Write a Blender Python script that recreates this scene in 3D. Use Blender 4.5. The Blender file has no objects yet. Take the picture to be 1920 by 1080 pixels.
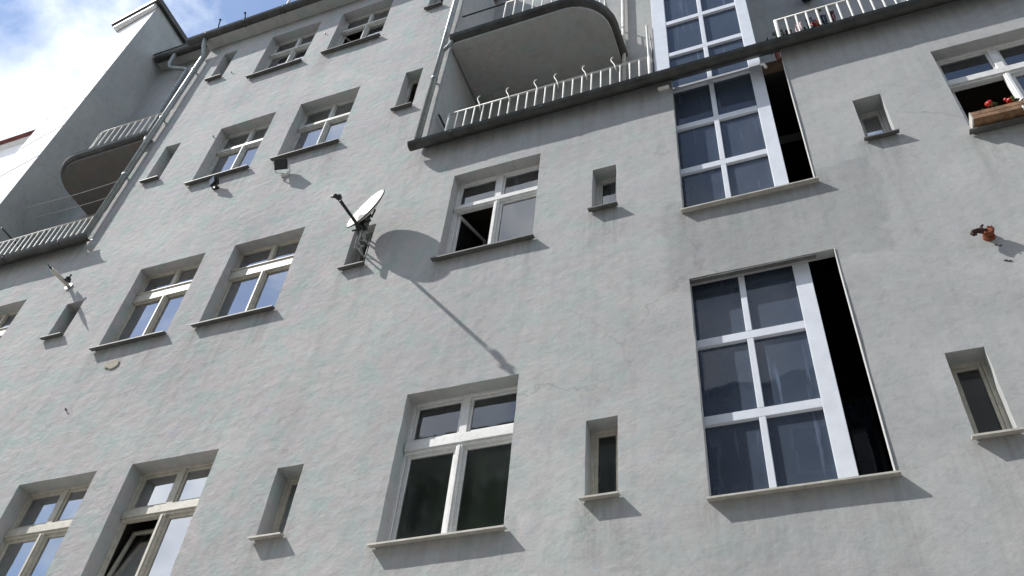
import bpy, bmesh, math, random
from mathutils import Matrix, Vector, noise as mnoise
random.seed(7)
scene = bpy.context.scene
col = scene.collection

# ------------------------------------------------------------------ camera
cam_data = bpy.data.cameras.new('camera')
cam = bpy.data.objects.new('camera', cam_data); col.objects.link(cam)
RR = ((0.93315745, 0.35041346, 0.08017223), (0.20578232, -0.70361232, 0.68013479), (-0.29473856, 0.61817482, 0.72868997))
cm_ = Matrix(((RR[0][0], RR[1][0], -RR[2][0], 0.0), (RR[0][1], RR[1][1], -RR[2][1], -5.76),
              (RR[0][2], RR[1][2], -RR[2][2], 1.6), (0, 0, 0, 1)))
cam.matrix_world = cm_
cam_data.sensor_width = 36.0
cam_data.lens = 31.94
cam_data.clip_start = 0.05
cam_data.clip_end = 2000
scene.camera = cam

# ------------------------------------------------------------------ world and sun
SUN = Vector((2.2, 1.0, -2.6)).normalized()          # direction the light travels
elev = math.asin(-SUN.z)
azim = math.atan2(-SUN.x, -SUN.y)                     # clockwise from +Y
world = bpy.data.worlds.new('World'); scene.world = world; world.use_nodes = True
wn = world.node_tree.nodes; wl = world.node_tree.links; wn.clear()
w_out = wn.new('ShaderNodeOutputWorld'); w_bg = wn.new('ShaderNodeBackground')
sky = wn.new('ShaderNodeTexSky'); sky.sky_type = 'NISHITA'; sky.sun_disc = False
sky.sun_elevation = elev; sky.sun_rotation = azim; sky.altitude = 100; sky.air_density = 1.0; sky.dust_density = 0.2; sky.ozone_density = 3.0
tc = wn.new('ShaderNodeTexCoord')
sep = wn.new('ShaderNodeSeparateXYZ'); wl.new(tc.outputs['Generated'], sep.inputs[0])
zc = wn.new('ShaderNodeMath'); zc.operation = 'MAXIMUM'; zc.inputs[1].default_value = 0.0; wl.new(sep.outputs['Z'], zc.inputs[0])
za = wn.new('ShaderNodeMath'); za.operation = 'ADD'; za.inputs[1].default_value = 0.22; wl.new(zc.outputs[0], za.inputs[0])
dv = wn.new('ShaderNodeVectorMath'); dv.operation = 'DIVIDE'; wl.new(tc.outputs['Generated'], dv.inputs[0])
cmb = wn.new('ShaderNodeCombineXYZ')
for i in range(3): wl.new(za.outputs[0], cmb.inputs[i])
wl.new(cmb.outputs[0], dv.inputs[1])
shift = wn.new('ShaderNodeVectorMath'); shift.operation = 'ADD'; shift.inputs[1].default_value = (0.879, 12.268, 4.605); wl.new(dv.outputs[0], shift.inputs[0])
nz = wn.new('ShaderNodeTexNoise'); nz.inputs['Scale'].default_value = 2.1; nz.inputs['Detail'].default_value = 9; nz.inputs['Roughness'].default_value = 0.58; nz.inputs['Distortion'].default_value = 0.35
wl.new(shift.outputs[0], nz.inputs['Vector'])
cr = wn.new('ShaderNodeValToRGB'); cr.color_ramp.elements[0].position = 0.43; cr.color_ramp.elements[1].position = 0.57; cr.color_ramp.elements[0].color = (0.10, 0.10, 0.10, 1)
wl.new(nz.outputs['Fac'], cr.inputs[0])
nz2 = wn.new('ShaderNodeTexNoise'); nz2.inputs['Scale'].default_value = 4.5; nz2.inputs['Detail'].default_value = 6; wl.new(shift.outputs[0], nz2.inputs['Vector'])
cc = wn.new('ShaderNodeValToRGB'); cc.color_ramp.elements[0].position = 0.3; cc.color_ramp.elements[0].color = (4.6, 5.1, 6.0, 1); cc.color_ramp.elements[1].position = 0.7; cc.color_ramp.elements[1].color = (9.6, 9.8, 10.1, 1)
wl.new(nz2.outputs['Fac'], cc.inputs[0])
mx = wn.new('ShaderNodeMix'); mx.data_type = 'RGBA'
wl.new(cr.outputs[0], mx.inputs[0]); wl.new(sky.outputs[0], mx.inputs[6]); wl.new(cc.outputs[0], mx.inputs[7])
wl.new(mx.outputs[2], w_bg.inputs[0]); w_bg.inputs[1].default_value = 0.15
wl.new(w_bg.outputs[0], w_out.inputs[0])

sun_d = bpy.data.lights.new('sun', 'SUN'); sun_d.energy = 5.0; sun_d.angle = math.radians(0.53); sun_d.color = (1.0, 0.97, 0.93)
sun = bpy.data.objects.new('sun', sun_d); col.objects.link(sun)
sun.rotation_euler = SUN.to_track_quat('-Z', 'Y').to_euler(); sun.location = (-20, -10, 30)

scene.view_settings.view_transform = 'Standard'; scene.view_settings.look = 'None'
scene.view_settings.gamma = 1.0; scene.view_settings.use_curve_mapping = False
scene.view_settings.exposure = 0.37
scene.render.engine = 'CYCLES'

# ------------------------------------------------------------------ materials
def new_mat(name):
    m = bpy.data.materials.new(name); m.use_nodes = True
    nt = m.node_tree; nt.nodes.clear()
    o = nt.nodes.new('ShaderNodeOutputMaterial')
    return m, nt.nodes, nt.links, o
def ramp(n, l, src, stops):
    r = n.new('ShaderNodeValToRGB'); e = r.color_ramp.elements
    while len(e) < len(stops): e.new(0.5)
    for k, (p, c) in enumerate(stops):
        e[k].position = p; e[k].color = (*c, 1) if len(c) == 3 else c
    l.new(src, r.inputs[0]); return r.outputs[0]
def noise_tex(n, l, vec, scale, detail=4, rough=0.55, dist=0.0):
    t = n.new('ShaderNodeTexNoise'); t.inputs['Scale'].default_value = scale; t.inputs['Detail'].default_value = detail
    t.inputs['Roughness'].default_value = rough; t.inputs['Distortion'].default_value = dist
    l.new(vec, t.inputs['Vector']); return t.outputs['Fac']
def mixc(n, l, fac, a, b, mode='MIX'):
    m = n.new('ShaderNodeMix'); m.data_type = 'RGBA'; m.blend_type = mode
    if isinstance(fac, float): m.inputs[0].default_value = fac
    else: l.new(fac, m.inputs[0])
    for sock, v in ((m.inputs[6], a), (m.inputs[7], b)):
        if isinstance(v, tuple): sock.default_value = (*v, 1)
        else: l.new(v, sock)
    return m.outputs[2]
def math_n(n, l, op, a, b):
    m = n.new('ShaderNodeMath'); m.operation = op
    for i, v in enumerate((a, b)):
        if isinstance(v, (int, float)): m.inputs[i].default_value = v
        else: l.new(v, m.inputs[i])
    return m.outputs[0]
def plain(name, colr, rough=0.6, var=0.12, scale=9.0, metal=0.0, spec=0.4, bump=0.0, bscale=60.0, dirt=None):
    m, n, l, o = new_mat(name)
    b = n.new('ShaderNodeBsdfPrincipled'); b.inputs['Roughness'].default_value = rough; b.inputs['Metallic'].default_value = metal
    b.inputs['Specular IOR Level'].default_value = spec
    tcn = n.new('ShaderNodeTexCoord'); v = tcn.outputs['Object']
    f = noise_tex(n, l, v, scale, 6, 0.6)
    lo = tuple(c * (1 - var * 1.6) for c in colr); hi = tuple(min(1, c * (1 + var)) for c in colr)
    c = ramp(n, l, f, [(0.3, lo), (0.68, hi)])
    if dirt:
        f2 = noise_tex(n, l, v, scale * 2.7, 7, 0.7)
        c = mixc(n, l, ramp(n, l, f2, [(0.52, (0, 0, 0)), (0.7, (0.8, 0.8, 0.8))]), c, dirt)
    l.new(c, b.inputs['Base Color'])
    if bump:
        bn = n.new('ShaderNodeBump'); bn.inputs['Strength'].default_value = bump; bn.inputs['Distance'].default_value = 0.01
        l.new(noise_tex(n, l, v, bscale, 5, 0.6), bn.inputs['Height']); l.new(bn.outputs[0], b.inputs['Normal'])
    l.new(b.outputs[0], o.inputs[0]); return m

def plaster(name, tint=(1, 1, 1), amount=1.0):
    m, n, l, o = new_mat(name)
    b = n.new('ShaderNodeBsdfPrincipled'); b.inputs['Roughness'].default_value = 0.92; b.inputs['Specular IOR Level'].default_value = 0.15
    tcn = n.new('ShaderNodeTexCoord'); v = tcn.outputs['Object']
    T = lambda c: tuple(x * t for x, t in zip(c, tint))
    # base colour: mottled greenish / pinkish grey render
    f1 = noise_tex(n, l, v, 3.2, 8, 0.66, 0.3)
    c = ramp(n, l, f1, [(0.34, T((0.365, 0.435, 0.408))), (0.46, T((0.42, 0.436, 0.428))), (0.57, T((0.462, 0.428, 0.424))), (0.68, T((0.415, 0.425, 0.455)))])
    sx0 = n.new('ShaderNodeSeparateXYZ'); l.new(v, sx0.inputs[0])
    mr0 = n.new('ShaderNodeMapRange'); mr0.inputs['From Min'].default_value = -5.0; mr0.inputs['From Max'].default_value = 0.5; mr0.inputs['To Min'].default_value = 0.95; mr0.inputs['To Max'].default_value = 0.22
    l.new(sx0.outputs['X'], mr0.inputs[0])
    c = mixc(n, l, mr0.outputs[0], T((0.421, 0.432, 0.430)), c)
    f2 = noise_tex(n, l, v, 0.33, 5, 0.6, 0.6)
    c = mixc(n, l, 1.0, c, ramp(n, l, f2, [(0.3, (0.90, 0.90, 0.91)), (0.7, (1.04, 1.05, 1.03))]), 'MULTIPLY')
    f3 = noise_tex(n, l, v, 9.0, 8, 0.7, 0.3)
    c = mixc(n, l, 1.0, c, ramp(n, l, f3, [(0.28, (0.86, 0.865, 0.865)), (0.5, (1, 1, 1)), (0.75, (1.05, 1.05, 1.05))]), 'MULTIPLY')
    # vertical rain streaks
    mp = n.new('ShaderNodeMapping'); mp.inputs['Scale'].default_value = (3.2, 1.0, 0.22); l.new(v, mp.inputs[0])
    f4 = noise_tex(n, l, mp.outputs[0], 1.6, 6, 0.65)
    c = mixc(n, l, 1.0, c, ramp(n, l, f4, [(0.34, (0.93, 0.935, 0.93)), (0.5, (1, 1, 1))]), 'MULTIPLY')
    # blotchy coats with visible edges, and thin cracks
    f5 = noise_tex(n, l, v, 0.75, 9, 0.68, 1.2)
    c = mixc(n, l, 1.0, c, ramp(n, l, f5, [(0.40, (0.93, 0.935, 0.94)), (0.425, (0.975, 0.98, 0.98)), (0.55, (1.0, 1.0, 1.0)), (0.565, (1.045, 1.045, 1.04))]), 'MULTIPLY')
    wv = n.new('ShaderNodeVectorMath'); wv.operation = 'ADD'; l.new(v, wv.inputs[0])
    wn_ = n.new('ShaderNodeTexNoise'); wn_.inputs['Scale'].default_value = 3.0; wn_.inputs['Detail'].default_value = 5; l.new(v, wn_.inputs['Vector'])
    ws = n.new('ShaderNodeVectorMath'); ws.operation = 'SCALE'; ws.inputs['Scale'].default_value = 0.5; l.new(wn_.outputs['Color'], ws.inputs[0]); l.new(ws.outputs[0], wv.inputs[1])
    vo = n.new('ShaderNodeTexVoronoi'); vo.feature = 'DISTANCE_TO_EDGE'; vo.inputs['Scale'].default_value = 0.55; l.new(wv.outputs[0], vo.inputs['Vector'])
    ck = ramp(n, l, vo.outputs['Distance'], [(0.0, (1, 1, 1)), (0.007, (0, 0, 0))])
    ckm = math_n(n, l, 'MULTIPLY', ck, ramp(n, l, noise_tex(n, l, v, 0.6, 3, 0.5), [(0.50, (0, 0, 0)), (0.60, (0.8, 0.8, 0.8))]))
    c = mixc(n, l, ckm, c, mixc(n, l, 1.0, c, (0.74, 0.73, 0.72), 'MULTIPLY'))
    # older and newer coats of render: right hand part of the wall is a shade darker
    sx = n.new('ShaderNodeSeparateXYZ'); l.new(v, sx.inputs[0])
    edge = math_n(n, l, 'ADD', sx.outputs['X'], math_n(n, l, 'MULTIPLY', math_n(n, l, 'SUBTRACT', noise_tex(n, l, v, 0.9, 5, 0.6), 0.5), 2.2))
    mr = n.new('ShaderNodeMapRange'); mr.inputs['From Min'].default_value = -2.6; mr.inputs['From Max'].default_value = -0.6; l.new(edge, mr.inputs[0])
    c = mixc(n, l, mr.outputs[0], c, mixc(n, l, 1.0, c, (0.965, 0.95, 0.95), 'MULTIPLY'))
    # repaired render around the stair openings
    dx = math_n(n, l, 'MULTIPLY', math_n(n, l, 'ABSOLUTE', math_n(n, l, 'SUBTRACT', sx.outputs['X'], -0.15), 0), 0.8)
    dz = math_n(n, l, 'MULTIPLY', math_n(n, l, 'ABSOLUTE', math_n(n, l, 'SUBTRACT', sx.outputs['Z'], 8.5), 0), 1.25)
    dd = math_n(n, l, 'ADD', math_n(n, l, 'MAXIMUM', dx, dz), math_n(n, l, 'MULTIPLY', math_n(n, l, 'SUBTRACT', noise_tex(n, l, v, 2.3, 6, 0.6), 0.5), 0.55))
    pm = ramp(n, l, dd, [(0.80, (1, 1, 1)), (0.86, (0, 0, 0))])
    c = mixc(n, l, pm, c, mixc(n, l, 1.0, c, (0.865, 0.87, 0.87), 'MULTIPLY'))
    # dirt runs below sills and gutters
    at = n.new('ShaderNodeAttribute'); at.attribute_name = 'stain'
    mp3 = n.new('ShaderNodeMapping'); mp3.inputs['Scale'].default_value = (11.0, 1.0, 0.55); l.new(v, mp3.inputs[0])
    f6 = ramp(n, l, noise_tex(n, l, mp3.outputs[0], 1.0, 6, 0.7), [(0.40, (0, 0, 0)), (0.62, (1, 1, 1))])
    c = mixc(n, l, math_n(n, l, 'MULTIPLY', at.outputs['Fac'], f6), c, mixc(n, l, 1.0, c, (0.70, 0.69, 0.67), 'MULTIPLY'))
    l.new(c, b.inputs['Base Color'])
    # relief: trowelled, coarser to the left
    mp2 = n.new('ShaderNodeMapping'); mp2.inputs['Scale'].default_value = (1.0, 1.0, 1.35); mp2.inputs['Rotation'].default_value = (0, math.radians(-28), 0); l.new(v, mp2.inputs[0])
    g1 = noise_tex(n, l, mp2.outputs[0], 6.5, 7, 0.62, 0.15)
    g2 = noise_tex(n, l, v, 26.0, 5, 0.65)
    mr2 = n.new('ShaderNodeMapRange'); mr2.inputs['From Min'].default_value = -7.0; mr2.inputs['From Max'].default_value = 1.0; mr2.inputs['To Min'].default_value = 1.0; mr2.inputs['To Max'].default_value = 0.22
    l.new(sx.outputs['X'], mr2.inputs[0])
    h = math_n(n, l, 'ADD', math_n(n, l, 'MULTIPLY', math_n(n, l, 'MULTIPLY', g1, mr2.outputs[0]), 1.0), math_n(n, l, 'MULTIPLY', g2, 0.16))
    bn = n.new('ShaderNodeBump'); bn.inputs['Strength'].default_value = 0.46 * amount; bn.inputs['Distance'].default_value = 0.03
    l.new(h, bn.inputs['Height']); l.new(bn.outputs[0], b.inputs['Normal'])
    l.new(b.outputs[0], o.inputs[0]); return m

def glass(name, ior=2.0, tint=(0.75, 0.8, 0.8), dirt=0.0, film_col=(0.55, 0.58, 0.6), wob=0.02, film=0.0, rough=0.02):
    m, n, l, o = new_mat(name)
    tcn = n.new('ShaderNodeTexCoord'); v = tcn.outputs['Object']
    fr = n.new('ShaderNodeFresnel'); fr.inputs['IOR'].default_value = ior
    tr = n.new('ShaderNodeBsdfTransparent'); tr.inputs[0].default_value = (*tint, 1)
    gl = n.new('ShaderNodeBsdfGlossy'); gl.inputs['Roughness'].default_value = rough; gl.inputs[0].default_value = (0.95, 0.97, 1, 1)
    bn = n.new('ShaderNodeBump'); bn.inputs['Strength'].default_value = wob; bn.inputs['Distance'].default_value = 0.05
    l.new(noise_tex(n, l, v, 2.2, 2, 0.4), bn.inputs['Height']); l.new(bn.outputs[0], gl.inputs['Normal'])
    ms = n.new('ShaderNodeMixShader'); l.new(fr.outputs[0], ms.inputs[0]); l.new(tr.outputs[0], ms.inputs[1]); l.new(gl.outputs[0], ms.inputs[2])
    out = ms.outputs[0]
    if dirt:  # diffuse layer: dirt streaks, plus any reflection tone put into its colour
        mp = n.new('ShaderNodeMapping'); mp.inputs['Scale'].default_value = (14.0, 1.0, 0.7); l.new(v, mp.inputs[0])
        s1 = ramp(n, l, noise_tex(n, l, mp.outputs[0], 1.0, 5, 0.6), [(0.60, (0, 0, 0)), (0.70, (1, 1, 1))])
        s2 = ramp(n, l, noise_tex(n, l, v, 3.0, 6, 0.6), [(0.35, (0.10, 0.10, 0.10)), (0.7, (0.30, 0.30, 0.30))])
        fac = math_n(n, l, 'MULTIPLY', math_n(n, l, 'ADD', s1, s2), dirt)
        if film: fac = math_n(n, l, 'ADD', math_n(n, l, 'MULTIPLY', fac, 0.55), film)
        df = n.new('ShaderNodeBsdfDiffuse'); df.inputs[0].default_value = (*film_col, 1)
        m2 = n.new('ShaderNodeMixShader'); l.new(fac, m2.inputs[0]); l.new(out, m2.inputs[1]); l.new(df.outputs[0], m2.inputs[2]); out = m2.outputs[0]
    l.new(out, o.inputs[0]); return m

M = {}
M['plaster'] = plaster('facade_plaster')
M['plaster_back'] = plaster('recess_plaster', (0.92, 0.92, 0.92), 0.6)
M['soffit'] = plaster('balcony_soffit_plaster', (0.96, 0.95, 0.93), 0.5)
M['soffit_brown'] = plaster('shaded_brown_soffit', (0.40, 0.36, 0.34), 0.5)  # brownish soffit plaster, darkened so the loggia's shade sits in its colour
M['firewall'] = plaster('side_wall_render', (0.98, 1.0, 0.98), 0.6)
M['white_wall'] = plain('white_painted_render', (0.83, 0.83, 0.82), 0.9, 0.04, 2.0)
M['cream'] = plain('cream_window_paint', (0.55, 0.52, 0.44), 0.5, 0.10, 12, dirt=(0.36, 0.33, 0.27), bump=0.15)
M['white_frame'] = plain('white_window_paint', (0.72, 0.72, 0.70), 0.45, 0.07, 12, dirt=(0.5, 0.48, 0.43), bump=0.1)
M['grey_frame'] = plain('aged_grey_window_paint', (0.56, 0.56, 0.52), 0.55, 0.12, 12, dirt=(0.33, 0.31, 0.27), bump=0.15)
M['alu'] = plain('pale_lacquered_frame', (0.66, 0.69, 0.74), 0.4, 0.05, 6)
M['sill_metal'] = plain('weathered_sill_sheet', (0.13, 0.13, 0.125), 0.6, 0.18, 8, metal=0.2, dirt=(0.10, 0.095, 0.085))
M['sill_cream'] = plain('cream_sill_sheet', (0.48, 0.46, 0.41), 0.5, 0.12, 10, dirt=(0.36, 0.31, 0.25))
M['gutter'] = plain('dark_zinc_gutter', (0.060, 0.063, 0.058), 0.55, 0.3, 5, metal=0.25, dirt=(0.075, 0.055, 0.04))
M['pipe'] = plain('zinc_downpipe', (0.30, 0.32, 0.31), 0.45, 0.15, 5, metal=0.35, dirt=(0.18, 0.19, 0.17))
M['rail'] = plain('off_white_rail_paint', (0.56, 0.56, 0.52), 0.5, 0.12, 20, dirt=(0.40, 0.37, 0.30))
M['dark_metal'] = plain('dark_painted_metal', (0.025, 0.027, 0.027), 0.45, 0.2, 20)
M['black'] = plain('black_housing', (0.012, 0.012, 0.013), 0.35, 0.2, 20)
M['matte_black'] = plain('matte_black_iron', (0.02, 0.02, 0.02), 0.95, 0.2, 20, spec=0.05)
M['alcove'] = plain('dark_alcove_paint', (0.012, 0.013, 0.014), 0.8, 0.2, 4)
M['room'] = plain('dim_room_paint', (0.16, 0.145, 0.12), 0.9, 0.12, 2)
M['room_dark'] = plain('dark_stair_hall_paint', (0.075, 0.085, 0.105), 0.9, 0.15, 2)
M['curtain'] = plain('white_curtain_cloth', (0.72, 0.72, 0.72), 0.9, 0.05, 8)
M['dish'] = plain('dish_cream_lacquer', (0.50, 0.49, 0.44), 0.5, 0.06, 6, dirt=(0.6, 0.57, 0.48))
M['galv'] = plain('galvanised_steel', (0.34, 0.35, 0.35), 0.4, 0.2, 25, metal=0.6, dirt=(0.2, 0.17, 0.13))
M['brown'] = plain('brown_board', (0.10, 0.062, 0.04), 0.8, 0.25, 8)
M['rust'] = plain('rusty_iron', (0.24, 0.065, 0.025), 0.85, 0.4, 40, dirt=(0.06, 0.03, 0.025), bump=0.6, bscale=90)
M['rust_dark'] = plain('dark_rusty_iron', (0.05, 0.025, 0.022), 0.8, 0.4, 40, bump=0.5)
M['wood'] = plain('weathered_box_wood', (0.27, 0.155, 0.085), 0.8, 0.3, 14, dirt=(0.12, 0.07, 0.04), bump=0.4)
M['leaf'] = plain('geranium_leaf', (0.085, 0.13, 0.035), 0.6, 0.3, 30)
M['leaf_dark'] = plain('tree_leaf', (0.05, 0.085, 0.025), 0.6, 0.4, 1.2)
M['petal'] = plain('red_petal', (0.62, 0.025, 0.02), 0.55, 0.2, 40)
M['cloth_dark'] = plain('dark_maroon_cloth', (0.05, 0.012, 0.02), 0.9, 0.3, 30)
M['cloth_navy'] = plain('navy_cloth', (0.015, 0.025, 0.05), 0.9, 0.3, 30)
M['cloth_pale'] = plain('pale_pink_cloth', (0.6, 0.45, 0.47), 0.9, 0.1, 30)
M['tan'] = plain('bare_mortar', (0.385, 0.35, 0.285), 0.95, 0.2, 25, bump=0.5)
M['brick_red'] = plain('red_roof_clay', (0.17, 0.055, 0.045), 0.85, 0.25, 3)
M['ground'] = plain('courtyard_paving_tone', (0.27, 0.26, 0.245), 0.9, 0.15, 0.8, bump=0.2)
M['opp'] = plain('opposite_render', (0.30, 0.29, 0.27), 0.9, 0.12, 0.7)
M['bark'] = plain('tree_bark', (0.07, 0.055, 0.04), 0.9, 0.3, 8, bump=0.5)
M['glass'] = glass('old_window_glass', 5.5, (0.72, 0.76, 0.76), 0.05)
M['glass_dim'] = glass('leaf_tinted_single_glass', 1.75, (0.7, 0.78, 0.72), 0.16, (0.20, 0.29, 0.19), rough=0.06)  # green tint and film paint in the mirrored leaves
M['glass_mid'] = glass('clear_double_glass', 2.1, (0.7, 0.74, 0.76), 0.06)
M['glass_stair'] = glass('blue_stair_glass', 1.55, (0.26, 0.36, 0.48), 1.0, (0.125, 0.16, 0.225), 0.05, film=0.32)
M['glass_clear'] = glass('plain_far_glass', 1.6, (0.4, 0.42, 0.45))
M['lamp_glass'] = plain('floodlight_glass', (0.03, 0.032, 0.034), 0.06, 0.05, 5, spec=0.9)

# ------------------------------------------------------------------ mesh helpers
class MB:
    def __init__(self): self.v = []; self.f = []
    def quad(self, a, b, c, d):
        k = len(self.v); self.v += [a, b, c, d]; self.f.append((k, k+1, k+2, k+3)); return self
    def box(self, x0, x1, y0, y1, z0, z1):
        k = len(self.v)
        self.v += [(x, y, z) for z in (z0, z1) for y in (y0, y1) for x in (x0, x1)]
        for q in ((0, 2, 3, 1), (4, 5, 7, 6), (0, 1, 5, 4), (2, 6, 7, 3), (0, 4, 6, 2), (1, 3, 7, 5)):
            self.f.append(tuple(k + i for i in q))
        return self
    def hexa(self, P):
        k = len(self.v); self.v += [tuple(p) for p in P]
        for q in ((0, 2, 3, 1), (4, 5, 7, 6), (0, 1, 5, 4), (2, 6, 7, 3), (0, 4, 6, 2), (1, 3, 7, 5)):
            self.f.append(tuple(k + i for i in q))
        return self
    def tube(self, pts, r, n=8, cap=True):
        pts = [Vector(p) for p in pts]; rs = r if isinstance(r, (list, tuple)) else [r] * len(pts)
        k0 = len(self.v); up = None
        for i, p in enumerate(pts):
            a = pts[max(0, i-1)]; b = pts[min(len(pts)-1, i+1)]; t = (b - a).normalized()
            if up is None:
                up = Vector((0, 0, 1)) if abs(t.z) < 0.9 else Vector((1, 0, 0))
            s = t.cross(up).normalized(); up = s.cross(t).normalized()
            for j in range(n):
                an = 2 * math.pi * j / n
                q = p + (s * math.cos(an) + up * math.sin(an)) * rs[i]; self.v.append(tuple(q))
        for i in range(len(pts) - 1):
            for j in range(n):
                a = k0 + i*n + j; b = k0 + i*n + (j+1) % n
                self.f.append((a, b, b + n, a + n))
        if cap:
            self.f.append(tuple(k0 + j for j in range(n))[::-1]); self.f.append(tuple(k0 + (len(pts)-1)*n + j for j in range(n)))
        return self
    def sweep(self, path, prof, closed_prof=True):
        # path: list of (x,y,z) in a horizontal plane; prof: list of (out, up); out is to the right of travel
        k0 = len(self.v); N = len(prof); P = [Vector(p) for p in path]
        for i, p in enumerate(P):
            if i == 0: t = (P[1] - P[0])
            elif i == len(P)-1: t = P[-1] - P[-2]
            else: t = (P[i+1] - P[i]).normalized() + (P[i] - P[i-1]).normalized()
            t.normalize(); o = Vector((t.y, -t.x, 0))
            for (a, b) in prof: self.v.append(tuple(p + o * a + Vector((0, 0, b))))
        for i in range(len(P)-1):
            for j in range(N if closed_prof else N-1):
                a = k0 + i*N + j; b = k0 + i*N + (j+1) % N
                self.f.append((a, b, b+N, a+N))
        if closed_prof:
            self.f.append(tuple(k0 + j for j in range(N))[::-1]); self.f.append(tuple(k0 + (len(P)-1)*N + j for j in range(N)))
        return self
    def xform(self, mat):
        self.v = [tuple(mat @ Vector(p)) for p in self.v]; return self
    def build(self, name, mat, parent=None, smooth=False, bevel=0.0):
        me = bpy.data.meshes.new(name)
        off = Vector((0, 0, 0))
        if parent is not None: off = world_off(parent)
        me.from_pydata([tuple(Vector(p) - off) for p in self.v], [], self.f); me.update()
        bm = bmesh.new(); bm.from_mesh(me); bmesh.ops.recalc_face_normals(bm, faces=bm.faces)
        if bevel:
            bmesh.ops.remove_doubles(bm, verts=bm.verts, dist=1e-5)
            bmesh.ops.bevel(bm, geom=[e for e in bm.edges if len(e.link_faces) == 2 and e.calc_face_angle(0) > 0.6], offset=bevel, segments=1, affect='EDGES')
        bm.to_mesh(me); bm.free()
        if smooth:
            for p in me.polygons: p.use_smooth = True
        me.materials.append(mat if not isinstance(mat, str) else M[mat])
        ob = bpy.data.objects.new(name, me); col.objects.link(ob)
        if parent is not None: ob.parent = parent
        return ob
def world_off(o):
    v = Vector((0, 0, 0))
    while o is not None:
        v += o.location; o = o.parent
    return v
def thing(name, label, cat, loc=(0, 0, 0), group=None):
    o = bpy.data.objects.new(name, None); col.objects.link(o); o.location = loc; o.empty_display_size = 0.2
    return tag(o, label, cat, group)
def tag(o, label, cat, group=None):
    o['label'] = label; o['category'] = cat
    if group: o['group'] = group
    return o
def sharp_smooth(ob, ang=0.6):
    me = ob.data
    for p in me.polygons: p.use_smooth = True
    bm = bmesh.new(); bm.from_mesh(me)
    for e in bm.edges:
        if len(e.link_faces) == 2 and e.calc_face_angle(0) > ang: e.smooth = False
    bm.to_mesh(me); bm.free()

# ------------------------------------------------------------------ ground
gr = MB().quad((-300, -300, 0), (300, -300, 0), (300, 300, 0), (-300, 300, 0)).build('courtyard_ground', 'ground'); gr['kind'] = 'structure'

# ------------------------------------------------------------------ the apartment building
B = thing('apartment_building', 'grey plastered apartment building with recessed balconies and glazed stair strip', 'building', (0, 0, 0))
T0 = 11.42                     # terrace floor
TW = 11.64                     # top of the terrace upstand
BX0, BX1, BTOP = -9.95, -4.25, 17.72   # projecting window block above the terraces
RD = 1.0                       # recess depth
LC = (-6.858, -5.782); LD_ = (-8.388, -7.319); CC = (-3.717, -2.575); L0 = (-11.46, -10.41)
ROW = {1: (5.30, 6.932), 2: (8.932, 10.473), 3: (12.39, 13.978), 4: (15.585, 17.135)}
SC = (-1.912, -1.637); SQ = (0.927, 1.203); SS = (-4.974, -4.684); SL = (-9.476, -9.168)
# name, x0,x1,z0,z1,depth
big = [
 ('LL1', *LD_, *ROW[1], .17), ('LL2', *LD_, *ROW[2], .148), ('LL3', *LD_, *ROW[3], .165), ('LL4', *LD_, *ROW[4], .155),
 ('L1', *LC, *ROW[1], .17), ('L2', *LC, *ROW[2], .148), ('L3', *LC, *ROW[3], .165), ('L4', *LC, *ROW[4], .155),
 ('C1', *CC, 5.523, 7.176, .15), ('C2', *CC, 9.111, 10.735, .15), ('L02', *L0, *ROW[2], .148), ('R2', 1.82, 2.96, 9.12, 10.70, .13)]
small = [
 ('C1', *SC, 5.687, 6.486, .15), ('C2', *SC, 9.333, 10.111, .17), ('Q1', *SQ, 5.731, 6.551, .15), ('Q2', *SQ, 9.409, 10.172, .20),
 ('S1', *SS, 5.768, 6.548, .18), ('S2', *SS, 9.36, 10.14, .20), ('S3', *SS, 12.837, 13.948, .16), ('S4', *SS, 16.05, 17.15, .18),
 ('K2', *SL, 9.407, 10.098, .22), ('K3', *SL, 12.886, 13.928, .22), ('K4', *SL, 16.062, 17.10, .22)]
TX0, TX1 = -0.938, 0.366
stair_holes = [(TX0, TX1, 5.535, 7.965, .10), (TX0, TX1, 8.96, 11.70, .10)]
holes = [w[1:6] for w in big] + [w[1:6] for w in small] + stair_holes

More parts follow.
